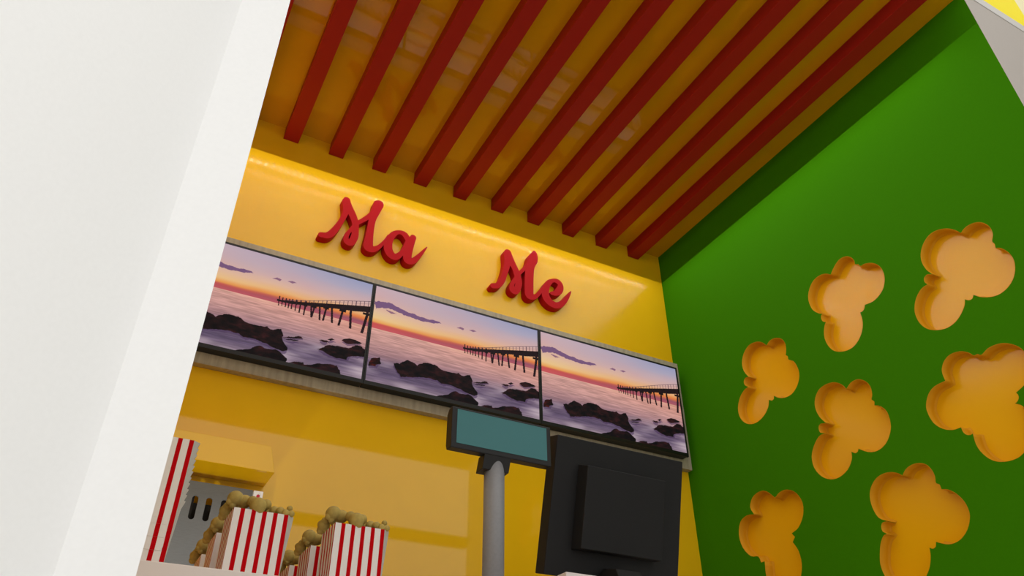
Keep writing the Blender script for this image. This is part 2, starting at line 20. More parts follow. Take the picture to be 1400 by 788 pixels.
# ------------------------------------------------------------------ materials
def mat(name, col, rough=.5, spec=.5, coat=0, metal=0, noise=0, nscale=30, emit=None, estr=0, bump=0, stretch=None, coat_rough=.03):
    m = bpy.data.materials.new(name); m.use_nodes = True
    nt = m.node_tree; b = nt.nodes['Principled BSDF']
    b.inputs['Base Color'].default_value = (*col, 1)
    b.inputs['Roughness'].default_value = rough
    b.inputs['Specular IOR Level'].default_value = spec
    b.inputs['Metallic'].default_value = metal
    b.inputs['Coat Weight'].default_value = coat
    b.inputs['Coat Roughness'].default_value = coat_rough
    if emit:
        b.inputs['Emission Color'].default_value = (*emit, 1); b.inputs['Emission Strength'].default_value = estr
    if noise or bump:
        tc = nt.nodes.new('ShaderNodeTexCoord'); n = nt.nodes.new('ShaderNodeTexNoise')
        n.inputs['Scale'].default_value = nscale; n.inputs['Detail'].default_value = 5
        if stretch:
            mp = nt.nodes.new('ShaderNodeMapping'); mp.inputs['Scale'].default_value = stretch
            nt.links.new(tc.outputs['Object'], mp.inputs['Vector']); nt.links.new(mp.outputs['Vector'], n.inputs['Vector'])
        else: nt.links.new(tc.outputs['Object'], n.inputs['Vector'])
        if noise:
            r = nt.nodes.new('ShaderNodeValToRGB')
            r.color_ramp.elements[0].position = .3; r.color_ramp.elements[1].position = .7
            r.color_ramp.elements[0].color = (*[c*(1-noise) for c in col], 1)
            r.color_ramp.elements[1].color = (*[min(1, c*(1+noise)) for c in col], 1)
            nt.links.new(n.outputs['Fac'], r.inputs['Fac']); nt.links.new(r.outputs['Color'], b.inputs['Base Color'])
        if bump:
            bp = nt.nodes.new('ShaderNodeBump'); bp.inputs['Strength'].default_value = bump; bp.inputs['Distance'].default_value = .002
            nt.links.new(n.outputs['Fac'], bp.inputs['Height']); nt.links.new(bp.outputs['Normal'], b.inputs['Normal'])
    return m
M = dict(
 yellow = mat('glossy_yellow_laminate', (.85,.50,.008), .03, .5, noise=.02, nscale=8),
 satin = mat('satin_yellow_paint', (.80,.46,.006), .23, .5, noise=.02, nscale=8),
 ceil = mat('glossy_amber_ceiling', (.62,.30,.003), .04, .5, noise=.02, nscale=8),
 inset = mat('satin_orange_yellow', (.80,.42,.004), .17, .5),
 rim = mat('shaded_cut_edge', (.66,.30,.003), .6, .2),  # same yellow as the plates, recess shade put into the darker orange
 green = mat('matt_green_paint', (.039,.198,.0003), .8, .04, noise=.03, nscale=120),
 red = mat('red_lacquer', (.44,.005,.009), .55, .1),
 slat = mat('red_painted_slat', (.33,.008,.006), .5, .25),
 white = mat('white_plaster', (.88,.88,.87), .8, .1, noise=.01, nscale=200),
 greyw = mat('shaded_white_plaster', (.58,.53,.48), .7, .3, noise=.02, nscale=200),  # white wall with its shade put into a darker base colour
 wood = mat('grey_washed_board', (.40,.345,.25), .6, .3, noise=.16, nscale=22, stretch=(3,3,.35)),
 black = mat('black_plastic', (.013,.013,.013), .45, .3),
 bezel = mat('black_tv_bezel', (.008,.008,.007), .4, .3),
 mon = mat('charcoal_plastic', (.015,.0145,.0145), .6, .2, noise=.05, nscale=200),
 grey = mat('grey_painted_metal', (.25,.25,.26), .5, .3, noise=.05, nscale=150),
 steel = mat('brushed_steel', (.19,.205,.22), .6, .12, metal=.0, noise=.06, nscale=60, stretch=(1,1,12)),
 teal = mat('teal_display_glass', (.05,.155,.16), .4, .2, emit=(.05,.155,.16), estr=.15),
 counter = mat('pinkish_white_counter', (.76,.69,.66), .5, .4),
 dark = mat('dark_cavity', (.02,.016,.012), .7, .2),
 whitep = mat('white_switch_plate', (.85,.85,.85), .5, .4, emit=(1,1,1), estr=.15),  # faint glow added to lift the white; the plate is no lamp
 redb = mat('red_button', (.6,.02,.05), .4, .4),
 corn = mat('popcorn', (.42,.31,.085), .75, .2, noise=.18, nscale=60, bump=.3),
 floor = mat('pale_tile_floor', (.55,.53,.5), .4, .4, noise=.04, nscale=3),
 darkf = mat('dark_reflection_bar', (.05,.045,.04), .6, .3),
 shade = mat('grey_unseen_wall', (.32,.31,.3), .7, .3),
 signy = mat('backlit_yellow_acrylic', (.55,.44,.015), .6, .05, emit=(1,.84,.03), estr=.5),
 signc = mat('backlit_cream_acrylic', (.6,.55,.36), .6, .05, emit=(1,.9,.55), estr=.4),
 trim = mat('white_metal_trim', (.72,.70,.66), .5, .4),
)
# carton: vertical red stripes (built from the carton's own coordinates)
def carton_mat():
    m = bpy.data.materials.new('red_and_white_striped_card'); m.use_nodes = True
    nt = m.node_tree; b = nt.nodes['Principled BSDF']; b.inputs['Roughness'].default_value = .7; b.inputs['Specular IOR Level'].default_value = .05
    at = nt.nodes.new('ShaderNodeAttribute'); at.attribute_name = 'stripe'
    mo = nt.nodes.new('ShaderNodeMath'); mo.operation = 'FRACT'
    gt = nt.nodes.new('ShaderNodeMath'); gt.operation = 'GREATER_THAN'; gt.inputs[1].default_value = .60
    mx = nt.nodes.new('ShaderNodeMix'); mx.data_type = 'RGBA'
    mx.inputs['A'].default_value = (.80,.77,.74,1); mx.inputs['B'].default_value = (.50,.001,.004,1)
    nt.links.new(at.outputs['Fac'], mo.inputs[0]); nt.links.new(mo.outputs[0], gt.inputs[0])
    nt.links.new(gt.outputs[0], mx.inputs['Factor']); nt.links.new(mx.outputs['Result'], b.inputs['Base Color'])
    return m
M['carton'] = carton_mat()
M['card'] = mat('bare_grey_card', (.50,.47,.41), .7, .2, noise=.04, nscale=150)

# ------------------------------------------------------------------ helpers
def link(name, me, m=None, parent=None):
    o = bpy.data.objects.new(name, me); COL.objects.link(o)
    if m is not None and not me.materials: me.materials.append(M[m])
    if parent is not None: o.parent = parent
    return o
def add_box(bm, a, b):
    x0,y0,z0 = a; x1,y1,z1 = b
    v = [bm.verts.new(p) for p in ((x0,y0,z0),(x1,y0,z0),(x1,y1,z0),(x0,y1,z0),(x0,y0,z1),(x1,y0,z1),(x1,y1,z1),(x0,y1,z1))]
    for f in ((3,2,1,0),(4,5,6,7),(0,1,5,4),(1,2,6,5),(2,3,7,6),(3,0,4,7)): bm.faces.new([v[i] for i in f])
def fin(bm, name, m, parent=None, bevel=0, segs=2, smooth=False):
    bmesh.ops.recalc_face_normals(bm, faces=bm.faces)
    if bevel:
        es = [e for e in bm.edges if len(e.link_faces) == 2 and e.calc_face_angle(0) > .5]
        bmesh.ops.bevel(bm, geom=es, offset=bevel, segments=segs, affect='EDGES', profile=.5)
    me = bpy.data.meshes.new(name); bm.to_mesh(me); bm.free()
    if smooth:
        for p in me.polygons: p.use_smooth = True
    return link(name, me, m, parent)
def box(name, a, b, m, parent=None, bevel=0):
    bm = bmesh.new(); add_box(bm, a, b); return fin(bm, name, m, parent, bevel)
def prism(bm, prof, axis, a, b):
    """extrude a 2-D profile along axis (0,1,2) from a to b"""
    def p3(p, t):
        q = list(p); q.insert(axis, t); return q
    v0 = [bm.verts.new(p3(p, a)) for p in prof]; v1 = [bm.verts.new(p3(p, b)) for p in prof]
    n = len(prof)
    bm.faces.new(v0); bm.faces.new(v1[::-1])
    for i in range(n): bm.faces.new((v0[i], v1[i], v1[(i+1) % n], v0[(i+1) % n]))
def cyl(bm, p, q, r, n=32, r2=None):
    p = Vector(p); q = Vector(q); d = (q-p).normalized()
    u = d.orthogonal().normalized(); w = d.cross(u); r2 = r if r2 is None else r2
    A = [bm.verts.new(p + (u*math.cos(t)+w*math.sin(t))*r) for t in [2*math.pi*i/n for i in range(n)]]
    B = [bm.verts.new(q + (u*math.cos(t)+w*math.sin(t))*r2) for t in [2*math.pi*i/n for i in range(n)]]
    bm.faces.new(A[::-1]); bm.faces.new(B)
    for i in range(n): bm.faces.new((A[i], A[(i+1) % n], B[(i+1) % n], B[i]))
def empty(name, loc):
    o = bpy.data.objects.new(name, None); COL.objects.link(o); o.location = loc; o.empty_display_size = .05
    return o
def tag(o, label, cat, group=None):
    o['label'] = label; o['category'] = cat
    if group: o['group'] = group
    return o
def struct(o): o['kind'] = 'structure'; return o
def kids(root, objs):
    """hang world-built meshes under an Empty"""
    for o in objs:
        o.parent = root; o.matrix_parent_inverse = Matrix.Translation(-Vector(root.location))
def fill_curve(loops, depth):
    """flat shape with holes, filled and extruded: mesh in local x, y, z in [-depth/2, depth/2]"""
    cu = bpy.data.curves.new('outline', 'CURVE'); cu.dimensions = '2D'; cu.fill_mode = 'BOTH'; cu.extrude = depth/2
    for L in loops:
        sp = cu.splines.new('POLY'); sp.points.add(len(L)-1)
        for p, q in zip(sp.points, L): p.co = (q[0], q[1], 0, 1)
        sp.use_cyclic_u = True
    o = bpy.data.objects.new('outline', cu); COL.objects.link(o)
    dg = bpy.context.evaluated_depsgraph_get()
    me = bpy.data.meshes.new_from_object(o.evaluated_get(dg))
    bpy.data.objects.remove(o); bpy.data.curves.remove(cu)
    return me
def contour(F, xs, ys):
    """marching squares: closed loops where F = 0 (F > 0 inside)"""
    segs = {}
    ny, nx = F.shape
    def cut(i0, j0, i1, j1):
        a = F[j0, i0]; b = F[j1, i1]; t = a/(a-b)
        return (xs[i0]+(xs[i1]-xs[i0])*t, ys[j0]+(ys[j1]-ys[j0])*t)
    S4 = F > 0
    for j in range(ny-1):
        for i in range(nx-1):
            c = S4[j,i] | S4[j,i+1] << 1 | S4[j+1,i+1] << 2 | S4[j+1,i] << 3
            if c in (0, 15): continue
            E = {'b': ('h', i, j), 'r': ('v', i+1, j), 't': ('h', i, j+1), 'l': ('v', i, j)}
            tab = {1:'lb',2:'br',3:'lr',4:'rt',6:'bt',7:'lt',8:'tl',9:'tb',11:'tr',12:'rl',13:'rb',14:'bl',5:'lb rt',10:'br tl'}[int(c)]
            for pr in tab.split(): segs[E[pr[0]]] = E[pr[1]]
    def pos(k):
        t, i, j = k
        return cut(i, j, i+1, j) if t == 'h' else cut(i, j, i, j+1)
    loops = []
    while segs:
        k0, k = next(iter(segs.items())); del segs[k0]; L = [pos(k0)]
        while k != k0 and k in segs:
            L.append(pos(k)); k = segs.pop(k)
        loops.append(L)
    return [L for L in loops if len(L) > 8]
def catmull(P, n=8):
    P = [np.array(p) for p in P]; out = []
    P = [2*P[0]-P[1]] + P + [2*P[-1]-P[-2]]
    for i in range(1, len(P)-2):
        a, b, c, d = P[i-1:i+3]
        for k in range(n):
            t = k/n
            out.append(.5*((2*b)+(c-a)*t+(2*a-5*b+4*c-d)*t*t+(3*b-a-3*c+d)*t**3))
    out.append(P[-2]); return out

# ------------------------------------------------------------------ setting
struct(box('floor', (-6,-8,-.1), (8,YB+.2,0), 'floor'))
wb = struct(box('wall_back', (XL-.1,YB,0), (XR+.2,YB+.1,.62*S+CZ), 'yellow'))
struct(box('wall_back_upper', (XL-.1,YB,.62*S+CZ), (XR+.2,YB+.1,ZC+.1), 'satin'))
struct(box('ceiling', (XL-.1,YF,ZC), (XR+.2,YB+.1,ZC+.06), 'ceil'))
struct(box('wall_left', (XL-.1,YF+.02,0), (XL,YB,ZC), 'yellow'))
DEP = .043
me = fill_curve([[(YF,0),(YB,0),(YB,ZC),(YF,ZC)]] + INSETS, DEP)
me.transform(Matrix(((0,0,1,0),(1,0,0,0),(0,1,0,0),(0,0,0,1))))
me.transform(Matrix.Translation((XR+DEP/2,0,0)))
struct(link('wall_right', me, 'green'))
struct(box('wall_right_core', (XR+DEP+.004,YF,0), (XR+.2,YB,ZC), 'shade')).name = 'wall_right_backing'
# white front walls either side of the opening
PX = .045*YF
bm = bmesh.new()
x1 = -.037*YF
prism(bm, [(PX,YF),(PX,YF+.10),(XL-.1,YF+.10),(XL-.1-1.6,YF-1.45),(XL-.22-1.6,YF-1.45),(XL-.22-1.6,YF-1.6),(x1-1.45,YF-1.45),(x1,YF)], 2, 0, ZC+.9)
struct(fin(bm, 'wall_front_left', 'white'))
struct(box('wall_front_right', (XR+.0005,YF-.0015,0), (XR+1.2,YF,.980*S+CZ), 'greyw'))
struct(box('trim_1', (XL,YF-.004,.980*S+CZ), (XR+1.2,YF+.02,1.0015*S+CZ), 'trim'))
# unseen outside: added bars that block reflected sky, added wall shading the right front
struct(box('shade_wall_right', (1.38*S,-1.0*S,0), (1.5*S,YF,1.30*S+CZ), 'shade'))
struct(box('reflection_header', (-1.6*S,-1.06*S,1.30*S+CZ), (1.5*S,-1.0*S,1.78*S+CZ), 'darkf'))
struct(box('reflection_bar', (-1.6*S,-1.03*S,.9316*S+CZ), (1.38*S,-1.0*S,.977*S+CZ), 'darkf'))

# backlit fascia over the opening
r = tag(empty('fascia_sign', (XR+.2, YF, 1.0015*S+CZ)), 'backlit yellow and cream striped fascia above the white wall at the upper right', 'sign')
z0 = 1.0015*S+CZ
ks = []
xe = 1.0785*S; pw = .40; k = 0
x = xe - 6*pw
while x < XR+1.2-.01:
    xb = min(x+pw, XR+1.2)
    ks.append(box('sign_panel', (max(x,XL),YF-.003,z0+.001), (xb,YF+.02,z0+.75), 'signy' if k % 2 == 1 else 'signc'))
    ks[-1]['label'] = ('yellow' if k % 2 == 1 else 'cream') + ' backlit panel'
    x += pw; k += 1
ks.append(box('sign_casing', (XL,YF+.021,z0+.001), (XR+1.2,YF+.12,z0+.76), 'trim'))
kids(r, ks)

# red ceiling slats
ORD = ['first','second','third','fourth','fifth','sixth','seventh','eighth','ninth','tenth','eleventh']
for i in range(11):
    xa = (.0915 + .0795*(i-1))*S
    o = box('ceiling_slat', (-.0333,-(YB-YF-.03)/2,-.033), (.0333,(YB-YF-.03)/2,.033), 'slat', bevel=.0012)
    o.location = (xa+.0333, (YB+YF+.03)/2-.0015, ZC-.0335)
    if i == 0: lb = 'red ceiling slat almost hidden behind the white pillar, leftmost of the row'
    elif i == 10: lb = 'red ceiling slat nearest the green wall, last of the row on the right'
    else: lb = 'red slat on the amber ceiling, %s from the white pillar' % ORD[i]
    tag(o, lb, 'ceiling slat', 'red slats across the ceiling')

# popcorn-shaped insets in the green wall
LAB = ['upright popcorn-shaped cutout, upper middle of the green wall, left of the large top one',
 'large pale popcorn-shaped cutout in green wall, highest one at the right',
 'small popcorn-shaped cutout in green wall nearest the screens, upper left one',
 'popcorn-shaped cutout at the centre of the green wall between four others',
 'large popcorn-shaped cutout low on the green wall, at the bottom right',
 'largest popcorn-shaped cutout on the green wall, running out of the right edge',
 'popcorn-shaped cutout at the bottom left of the green wall, beside the yellow wall']
for L, lb in zip(INSETS, LAB):
    cy = sum(p[0] for p in L)/len(L); cz = sum(p[1] for p in L)/len(L)
    n = len(L); bm = bmesh.new()
    # tray: rim wall with a small rolled lip, and a back plate
    nor = []
    ar = sum(L[i][0]*L[(i+1)%n][1]-L[(i+1)%n][0]*L[i][1] for i in range(n))
    sg = 1 if ar > 0 else -1
    for i in range(n):
        a = L[i-1]; b = L[(i+1)%n]; d = Vector((b[0]-a[0], b[1]-a[1])).normalized()
        nor.append((-d.y*sg, d.x*sg))
    def ring(dx, off): return [bm.verts.new((dx, L[i][0]-cy+nor[i][0]*off, L[i][1]-cz+nor[i][1]*off)) for i in range(n)]
    rs = [ring(DEP, .0004), ring(-.0004, .0004), ring(-.0004, .0012), ring(DEP-.009, .0012), ring(DEP-.004, .0024), ring(DEP-.0012, .0052), ring(DEP-.0004, .009)]
    for a, b in zip(rs, rs[1:]):
        for i in range(n): bm.faces.new((a[i], a[(i+1)%n], b[(i+1)%n], b[i]))
    e = [bm.edges.get((rs[-1][i], rs[-1][(i+1)%n])) for i in range(n)]
    bmesh.ops.triangle_fill(bm, edges=e, use_beauty=True)
    root = tag(empty('popcorn_inset', (XR, cy, cz)), lb, 'wall inset', 'popcorn-shaped cutouts in the green wall')
    bmesh.ops.recalc_face_normals(bm, faces=bm.faces)
    # split plate and rim
    plate = [f for f in bm.faces if len({v for v in f.verts} & set(rs[-1])) == len(f.verts)]
    bp = bmesh.new(); mp = {}
    for f in plate:
        bp.faces.new([mp.setdefault(v, bp.verts.new(v.co)) if v not in mp else mp[v] for v in f.verts])
    bmesh.ops.delete(bm, geom=plate, context='FACES')
    bm.normal_update()
    o1 = fin(bm, 'rim', 'rim', root)
    for p in o1.data.polygons: p.use_smooth = True
    bmesh.ops.recalc_face_normals(bp, faces=bp.faces)
    for f in bp.faces:
        if f.normal.x > 0: f.normal_flip()
    me = bpy.data.meshes.new('back_plate'); bp.to_mesh(me); bp.free(); link('back_plate', me, 'inset', root)

# ------------------------------------------------------------------ lettering
TH = .015*S
def letter(strokes, name, dz, parent, org):
    pts = []
    for s in strokes:
        P = catmull(s, 10)
        pts.append(np.array(P))
    allp = np.concatenate(pts); lo = allp[:, :2].min(0)-.03; hi = allp[:, :2].max(0)+.03
    step = .0011
    xs = np.arange(lo[0], hi[0], step); ys = np.arange(lo[1], hi[1], step)
    X, Y = np.meshgrid(xs, ys); F = np.full(X.shape, -1.)
    for P in pts:
        for a, b in zip(P, P[1:]):
            d = b[:2]-a[:2]; l2 = d@d+1e-12
            t = np.clip(((X-a[0])*d[0]+(Y-a[1])*d[1])/l2, 0, 1)
            F = np.maximum(F, (a[2]+(b[2]-a[2])*t)-np.hypot(X-a[0]-t*d[0], Y-a[1]-t*d[1]))
    for _ in range(3):
        F[1:-1,1:-1] = (F[1:-1,1:-1]*4+F[:-2,1:-1]+F[2:,1:-1]+F[1:-1,:-2]+F[1:-1,2:])/8
    me = fill_curve([[(p[0]-org[0], p[1]-org[2]) for p in L] for L in contour(F, xs, ys)], TH-.0005-dz)
    me.transform(Matrix(((1,0,0,0),(0,0,-1,0),(0,1,0,0),(0,0,0,1))))
    me.transform(Matrix.Translation((0, -(TH-.0005-dz)/2-.0005, 0)))
    return link(name, me, 'red', parent)
for w, (nm, lb) in enumerate((('Ma','red script lettering reading Ma on the yellow wall, left word'), ('Me','red script lettering reading Me on the yellow wall, right word'))):
    xs_ = [p[0] for l in WORDS[w] for s in l for p in s]; zs_ = [p[1] for l in WORDS[w] for s in l for p in s]
    org = ((min(xs_)+max(xs_))/2, YB, min(zs_))
    root = tag(empty('wall_lettering', org), lb, 'sign', 'red lettering above the screens')
    for k, l in enumerate(WORDS[w]): letter(l, 'letter', .0006*k, root, org)

# ------------------------------------------------------------------ board and screens
TB = .0127*S
bz0 = .5045*(1-.0127)*S+CZ; bz1 = .7208*(1-.0127)*S+CZ
xb0 = XL+.003; xb1 = XR-.001
o = box('screen_board', (-(xb1-xb0)/2,-TB+.0005,0), ((xb1-xb0)/2,-.0005,bz1-bz0), 'wood', bevel=.001)
o.location = ((xb0+xb1)/2, YB, bz0)
tag(o, 'long grey washed mounting board behind the three screens', 'board')
# picture: sunset sea with a pier and rocks, one colour per grid vertex
W_, H_ = 540, 304
def inpoly(u, v, P):
    r = np.zeros(u.shape, bool); n = len(P)
    for i in range(n):
        (x0,y0),(x1,y1) = P[i], P[(i+1)%n]
        c = ((y0 > v) != (y1 > v)) & (u < (x1-x0)*(v-y0)/((y1-y0) if y1 != y0 else 1e-9)+x0)
        r ^= c
    return r
def picture():
    rng = np.random.default_rng(3)
    u, v = np.meshgrid(np.linspace(0,1,W_), np.linspace(0,1,H_))
    def noise(nx, ny, seed):
        g = np.random.default_rng(seed).random((ny+2, nx+2)); x = u*nx; y = v*ny
        i = np.floor(x).astype(int); j = np.floor(y).astype(int); a = x-i; b = y-j; a = a*a*(3-2*a); b = b*b*(3-2*b)
        return g[j,i]*(1-a)*(1-b)+g[j,i+1]*a*(1-b)+g[j+1,i]*(1-a)*b+g[j+1,i+1]*a*b-.5
    def fbm(nx, ny, s): return noise(nx,ny,s)+.5*noise(2*nx,2*ny,s+1)+.25*noise(4*nx,4*ny,s+2)
    def ramp(t, st):
        xs = [s[0] for s in st]; return np.stack([np.interp(t, xs, [s[1][k] for s in st]) for k in range(3)], -1)
    t = v + .03*fbm(3,6,11)
    skyL = ramp(t, [(0,(206,178,186)),(.1,(212,176,178)),(.2,(222,178,166)),(.28,(234,196,160)),(.35,(242,202,142)),(.39,(240,170,92)),(.41,(205,84,80)),(.46,(206,88,94))])
    skyR = ramp(t, [(0,(160,162,194)),(.1,(178,170,192)),(.2,(206,176,180)),(.28,(226,178,160)),(.34,(240,176,116)),(.385,(232,128,66)),(.43,(150,84,104)),(.46,(170,90,104))])
    k = np.clip(u*1.15-.1+.25*fbm(2,3,21), 0, 1)[..., None]
    sky = skyL*(1-k)+skyR*k
    band = (.035*np.clip(fbm(6,12,31)+.15*np.sin(u*6+v*20), 0, 1))[..., None]*8
    sky = sky*(1-band*.35)+np.array((214,130,140))*band*.35
    sea = ramp(v+.02*fbm(4,20,41), [(.45,(226,172,152)),(.5,(214,160,150)),(.6,(202,152,146)),(.7,(172,130,134)),(.8,(112,92,114)),(.9,(96,80,106)),(1,(140,120,136))])
    sea = sea*(1+.22*fbm(14,110,51))[..., None]
    foam = np.clip(fbm(5,14,61)*1.6+(u-.35)*.6-.02, 0, 1)*np.clip((v-.68)/.15, 0, 1)
    sea = sea*(1-foam[...,None]*.8)+np.array((206,186,194))*foam[...,None]*.8
    glow = (np.exp(-((v-.5)/.10)**2)*np.clip(u*1.3-.3,0,1)*.28)[..., None]
    sea = sea*(1-glow)+np.array((226,140,110))*glow
    img = np.where((v < .46)[..., None], sky, sea)
    du = .012*fbm(20,20,71); dv = .012*fbm(22,22,81)
    def put(mask, col, a=1.): 
        col = np.array(col, float) if not isinstance(col, np.ndarray) else col
        m = mask[..., None]*a; return img*(1-m)+col*m
    cl = inpoly(u+du*2, v+dv*2, CLOUD); img = put(cl, (104,72,118), .85)
    for c in CLOUD2: img = put(inpoly(u+du, v+dv, c), (112,70,108), .7)
    rk = (np.clip(.5+1.4*fbm(26,30,91), 0, 1.4))[..., None]*np.array((36,13,12)) + np.array((4,3,8))
    for i, P in enumerate(ROCKS):
        ru = u+du*1.3; rv = v+dv*1.6
        c = rk*np.array((1.9,1.2,.9)) if i == 1 else rk
        sh = inpoly(ru, rv-.018, P); img = put(sh, (70,50,84), .55)
        img = put(inpoly(ru, rv, P), c, 1.)
    img = put(inpoly(u, v, DECK), (30,16,20), 1.)
    for (u0,v0,u1,v1) in LEGS:
        w = .0026+.0050*max(0, u0-.55)/.45
        tt = np.clip((v-v0)/(v1-v0), 0, 1)
        img = put((np.abs(u-(u0+(u1-u0)*tt)) < w) & (v > v0-.05) & (v < v1), (34,16,24), 1.)
    # cross heads and railing
    for (u0,v0,u1,v1) in LEGS[:9:2]: img = put((np.abs(u-u0) < .022*(u0-.45)*2) & (np.abs(v-v0+.005) < .012), (26,14,18), 1.)
    ru_, rv_ = zip(*RAIL); rt = np.interp(u, ru_, rv_)
    dt = np.interp(u, [p[0] for p in DECK[:7]], [p[1] for p in DECK[:7]])
    on = (u > RAIL[0][0]+.02)
    img = put(on & (np.abs(v-rt) < .0028), (84,62,76), .85)
    fr = np.abs((u*46) % 1-.5) < .09
    img = put(on & fr & (v > rt) & (v < dt), (84,62,76), .8)
    img = put(on & (np.abs(v-(rt+dt)/2) < .002), (120,90,96), .5)
    img = put((np.abs(u-.622) < .004) & (v > .385) & (v < .43), (40,20,26), 1.)
    img = np.clip(img, 0, 255)/255
    lin = np.where(img <= .04045, img/12.92, ((img+.055)/1.055)**2.4)
    return lin
LIN = picture()
def screen_mesh(w, h):
    me = bpy.data.meshes.new('screen')
    xs = np.linspace(-w/2, w/2, W_); zs = np.linspace(h, 0, H_)
    X, Z = np.meshgrid(xs, zs)
    co = np.stack([X, np.zeros_like(X), Z], -1).reshape(-1, 3)
    idx = np.arange(W_*H_).reshape(H_, W_)
    q = np.stack([idx[1:,:-1], idx[1:,1:], idx[:-1,1:], idx[:-1,:-1]], -1).reshape(-1, 4)
    me.from_pydata(co.tolist(), [], q.tolist())
    a = me.color_attributes.new('picture', 'FLOAT_COLOR', 'POINT')
    a.data.foreach_set('color', np.concatenate([LIN.reshape(-1,3), np.ones((W_*H_,1))], 1).astype(np.float32).ravel())
    me.update(); return me
def screen_mat():
    m = bpy.data.materials.new('lit_screen'); m.use_nodes = True; nt = m.node_tree; b = nt.nodes['Principled BSDF']
    at = nt.nodes.new('ShaderNodeAttribute'); at.attribute_name = 'picture'
    b.inputs['Base Color'].default_value = (.01,.01,.01,1); b.inputs['Roughness'].default_value = .5; b.inputs['Specular IOR Level'].default_value = .03
    nt.links.new(at.outputs['Color'], b.inputs['Emission Color']); b.inputs['Emission Strength'].default_value = .88
    return m
M['screen'] = screen_mat()
TY = .970*S                 # front of the televisions
pitch = .3072*.970*S
tz0 = .5355*.970*S+CZ; tz1 = .7085*.970*S+CZ      # picture bottom and top
d1 = .2816*.970*S           # joint between first and second
smesh = None
for k, lb in enumerate(('wall television showing sunset pier, leftmost of three, partly behind the white pillar',
                        'wall television showing sunset pier, middle of three',
                        'wall television showing sunset pier, rightmost of three beside the green wall')):
    xa = d1 + (k-1)*pitch; xc = xa + pitch/2; bw = .0068
    root = tag(empty('television', (xc, TY, tz0-.016)), lb, 'television', 'three televisions in a row on the grey board')
    w = pitch-.0016; h = tz1-tz0
    bm = bmesh.new()
    # bezel frame with real depth
    add_box(bm, (-w/2,0,.0), (w/2,.010,.016)); add_box(bm, (-w/2,0,.016+h), (w/2,.010,.016+h+.007))
    add_box(bm, (-w/2,0,.016), (-w/2+bw,.010,.016+h)); add_box(bm, (w/2-bw,0,.016), (w/2,.010,.016+h))
    fin(bm, 'bezel', 'bezel', root)
    bm = bmesh.new(); add_box(bm, (-w/2,.0102,.002), (w/2,YB-TB-TY-.0005,.016+h+.005)); fin(bm, 'housing', 'bezel', root, .003)
    if smesh is None: smesh = screen_mesh(w-2*bw, h)
    o = link('screen', smesh, 'screen', root); o.location = (0, .0035, .016)

# ------------------------------------------------------------------ hood and steel machine on the back wall
o_ = (.17, YB, .3502*S+CZ)
bm = bmesh.new(); yfr = .9426*S-YB; zt = (.3833-.3502)*S
prism(bm, [(-.30,0),(.1675*S-o_[0],0),(.1577*S-o_[0],zt),(-.2745,zt)], 1, yfr, -.001)
o = fin(bm, 'wall_hood', 'yellow', None, .001); o.location = o_
tag(o, 'yellow hood on the back wall above the grey slotted machine', 'hood')
root = tag(empty('steel_machine', (.15, .978*S, ZCT-.15)), 'grey steel machine with slotted panel behind the striped cartons', 'machine')
mz = .344*.978*S+CZ; my = .978*S; kx = .978/.95
# slotted front panel
def slot(cx, z0, z1, r, n=10):
    L = []
    for i in range(n+1): t = math.pi*i/n; L.append((cx+r*math.cos(t), z1-r+r*math.sin(t)))
    for i in range(n+1): t = math.pi+math.pi*i/n; L.append((cx+r*math.cos(t), z0+r+r*math.sin(t)))
    return L
me = fill_curve([[(-.2,ZCT-.15),(.3836*kx,ZCT-.15),(.3836*kx,mz),(-.2,mz)]] + [slot(c*kx, (1.466-CZ)*kx+CZ, (1.5395-CZ)*kx+CZ, .0094) for c in (.0895,.1325,.1755,.2185,.2600,.3045)], .006)
me.transform(Matrix(((1,0,0,0),(0,0,-1,my+.003),(0,1,0,0),(0,0,0,1))))
p1 = link('slotted_panel', me, 'steel')
bm = bmesh.new(); prism(bm, [(my+.0061,ZCT-.15),(my+.05,ZCT-.15),(my+.05,mz-.012),(my+.0061,mz-.012)], 0, .380, .390)
p2 = fin(bm, 'side_panel', 'steel')
p3 = box('inner_plate', (-.19,my+.030,ZCT-.14), (.37,my+.036,1.549), 'dark'); p3['label'] = 'dark inner plate'
p6 = box('inner_post', (.2025,my+.012,1.47), (.2235,my+.024,mz-.03), 'dark')
p7 = box('inner_post', (.307,my+.012,1.47), (.340,my+.024,mz-.03), 'dark')
p4 = box('switch_plate', (.3972,my-.002,1.51), (.4272,my+.02,mz-.0005), 'whitep', bevel=.0008); p4['label'] = 'white switch plate'
bm = bmesh.new(); cyl(bm, (.4125,my-.006,mz-.0185), (.4125,my-.0021,mz-.0185), .0055, 20)
p5 = fin(bm, 'button', 'redb'); p5['label'] = 'round red button'
p8 = box('bounce_cabinet', (-.2,my-.26,.01), (.90,YB-.002,ZCT-.151), 'white')  # unseen, brought forward and made white to bounce light onto the hood
kids(root, [p1,p2,p3,p4,p6,p7,p8]); p5.parent = p4

# ------------------------------------------------------------------ counter
root = tag(empty('serving_counter', (.95, .62*S, 0)), 'pinkish white serving counter carrying the striped cartons', 'counter')
cx0 = XL+.005; cx1 = XR-.005
a = box('worktop', (cx0,.5*S,ZCT-.045), (cx1,.80*S,ZCT), 'counter', bevel=.0015)
b = box('front_panel', (cx0+.002,.5*S+.03,.0), (cx1-.002,.5*S+.05,ZCT-.0455), 'counter')
c = box('back_panel', (cx0+.002,.80*S-.03,.0), (cx1-.002,.80*S-.012,ZCT-.0455), 'counter')
kids(root, [a,b,c])

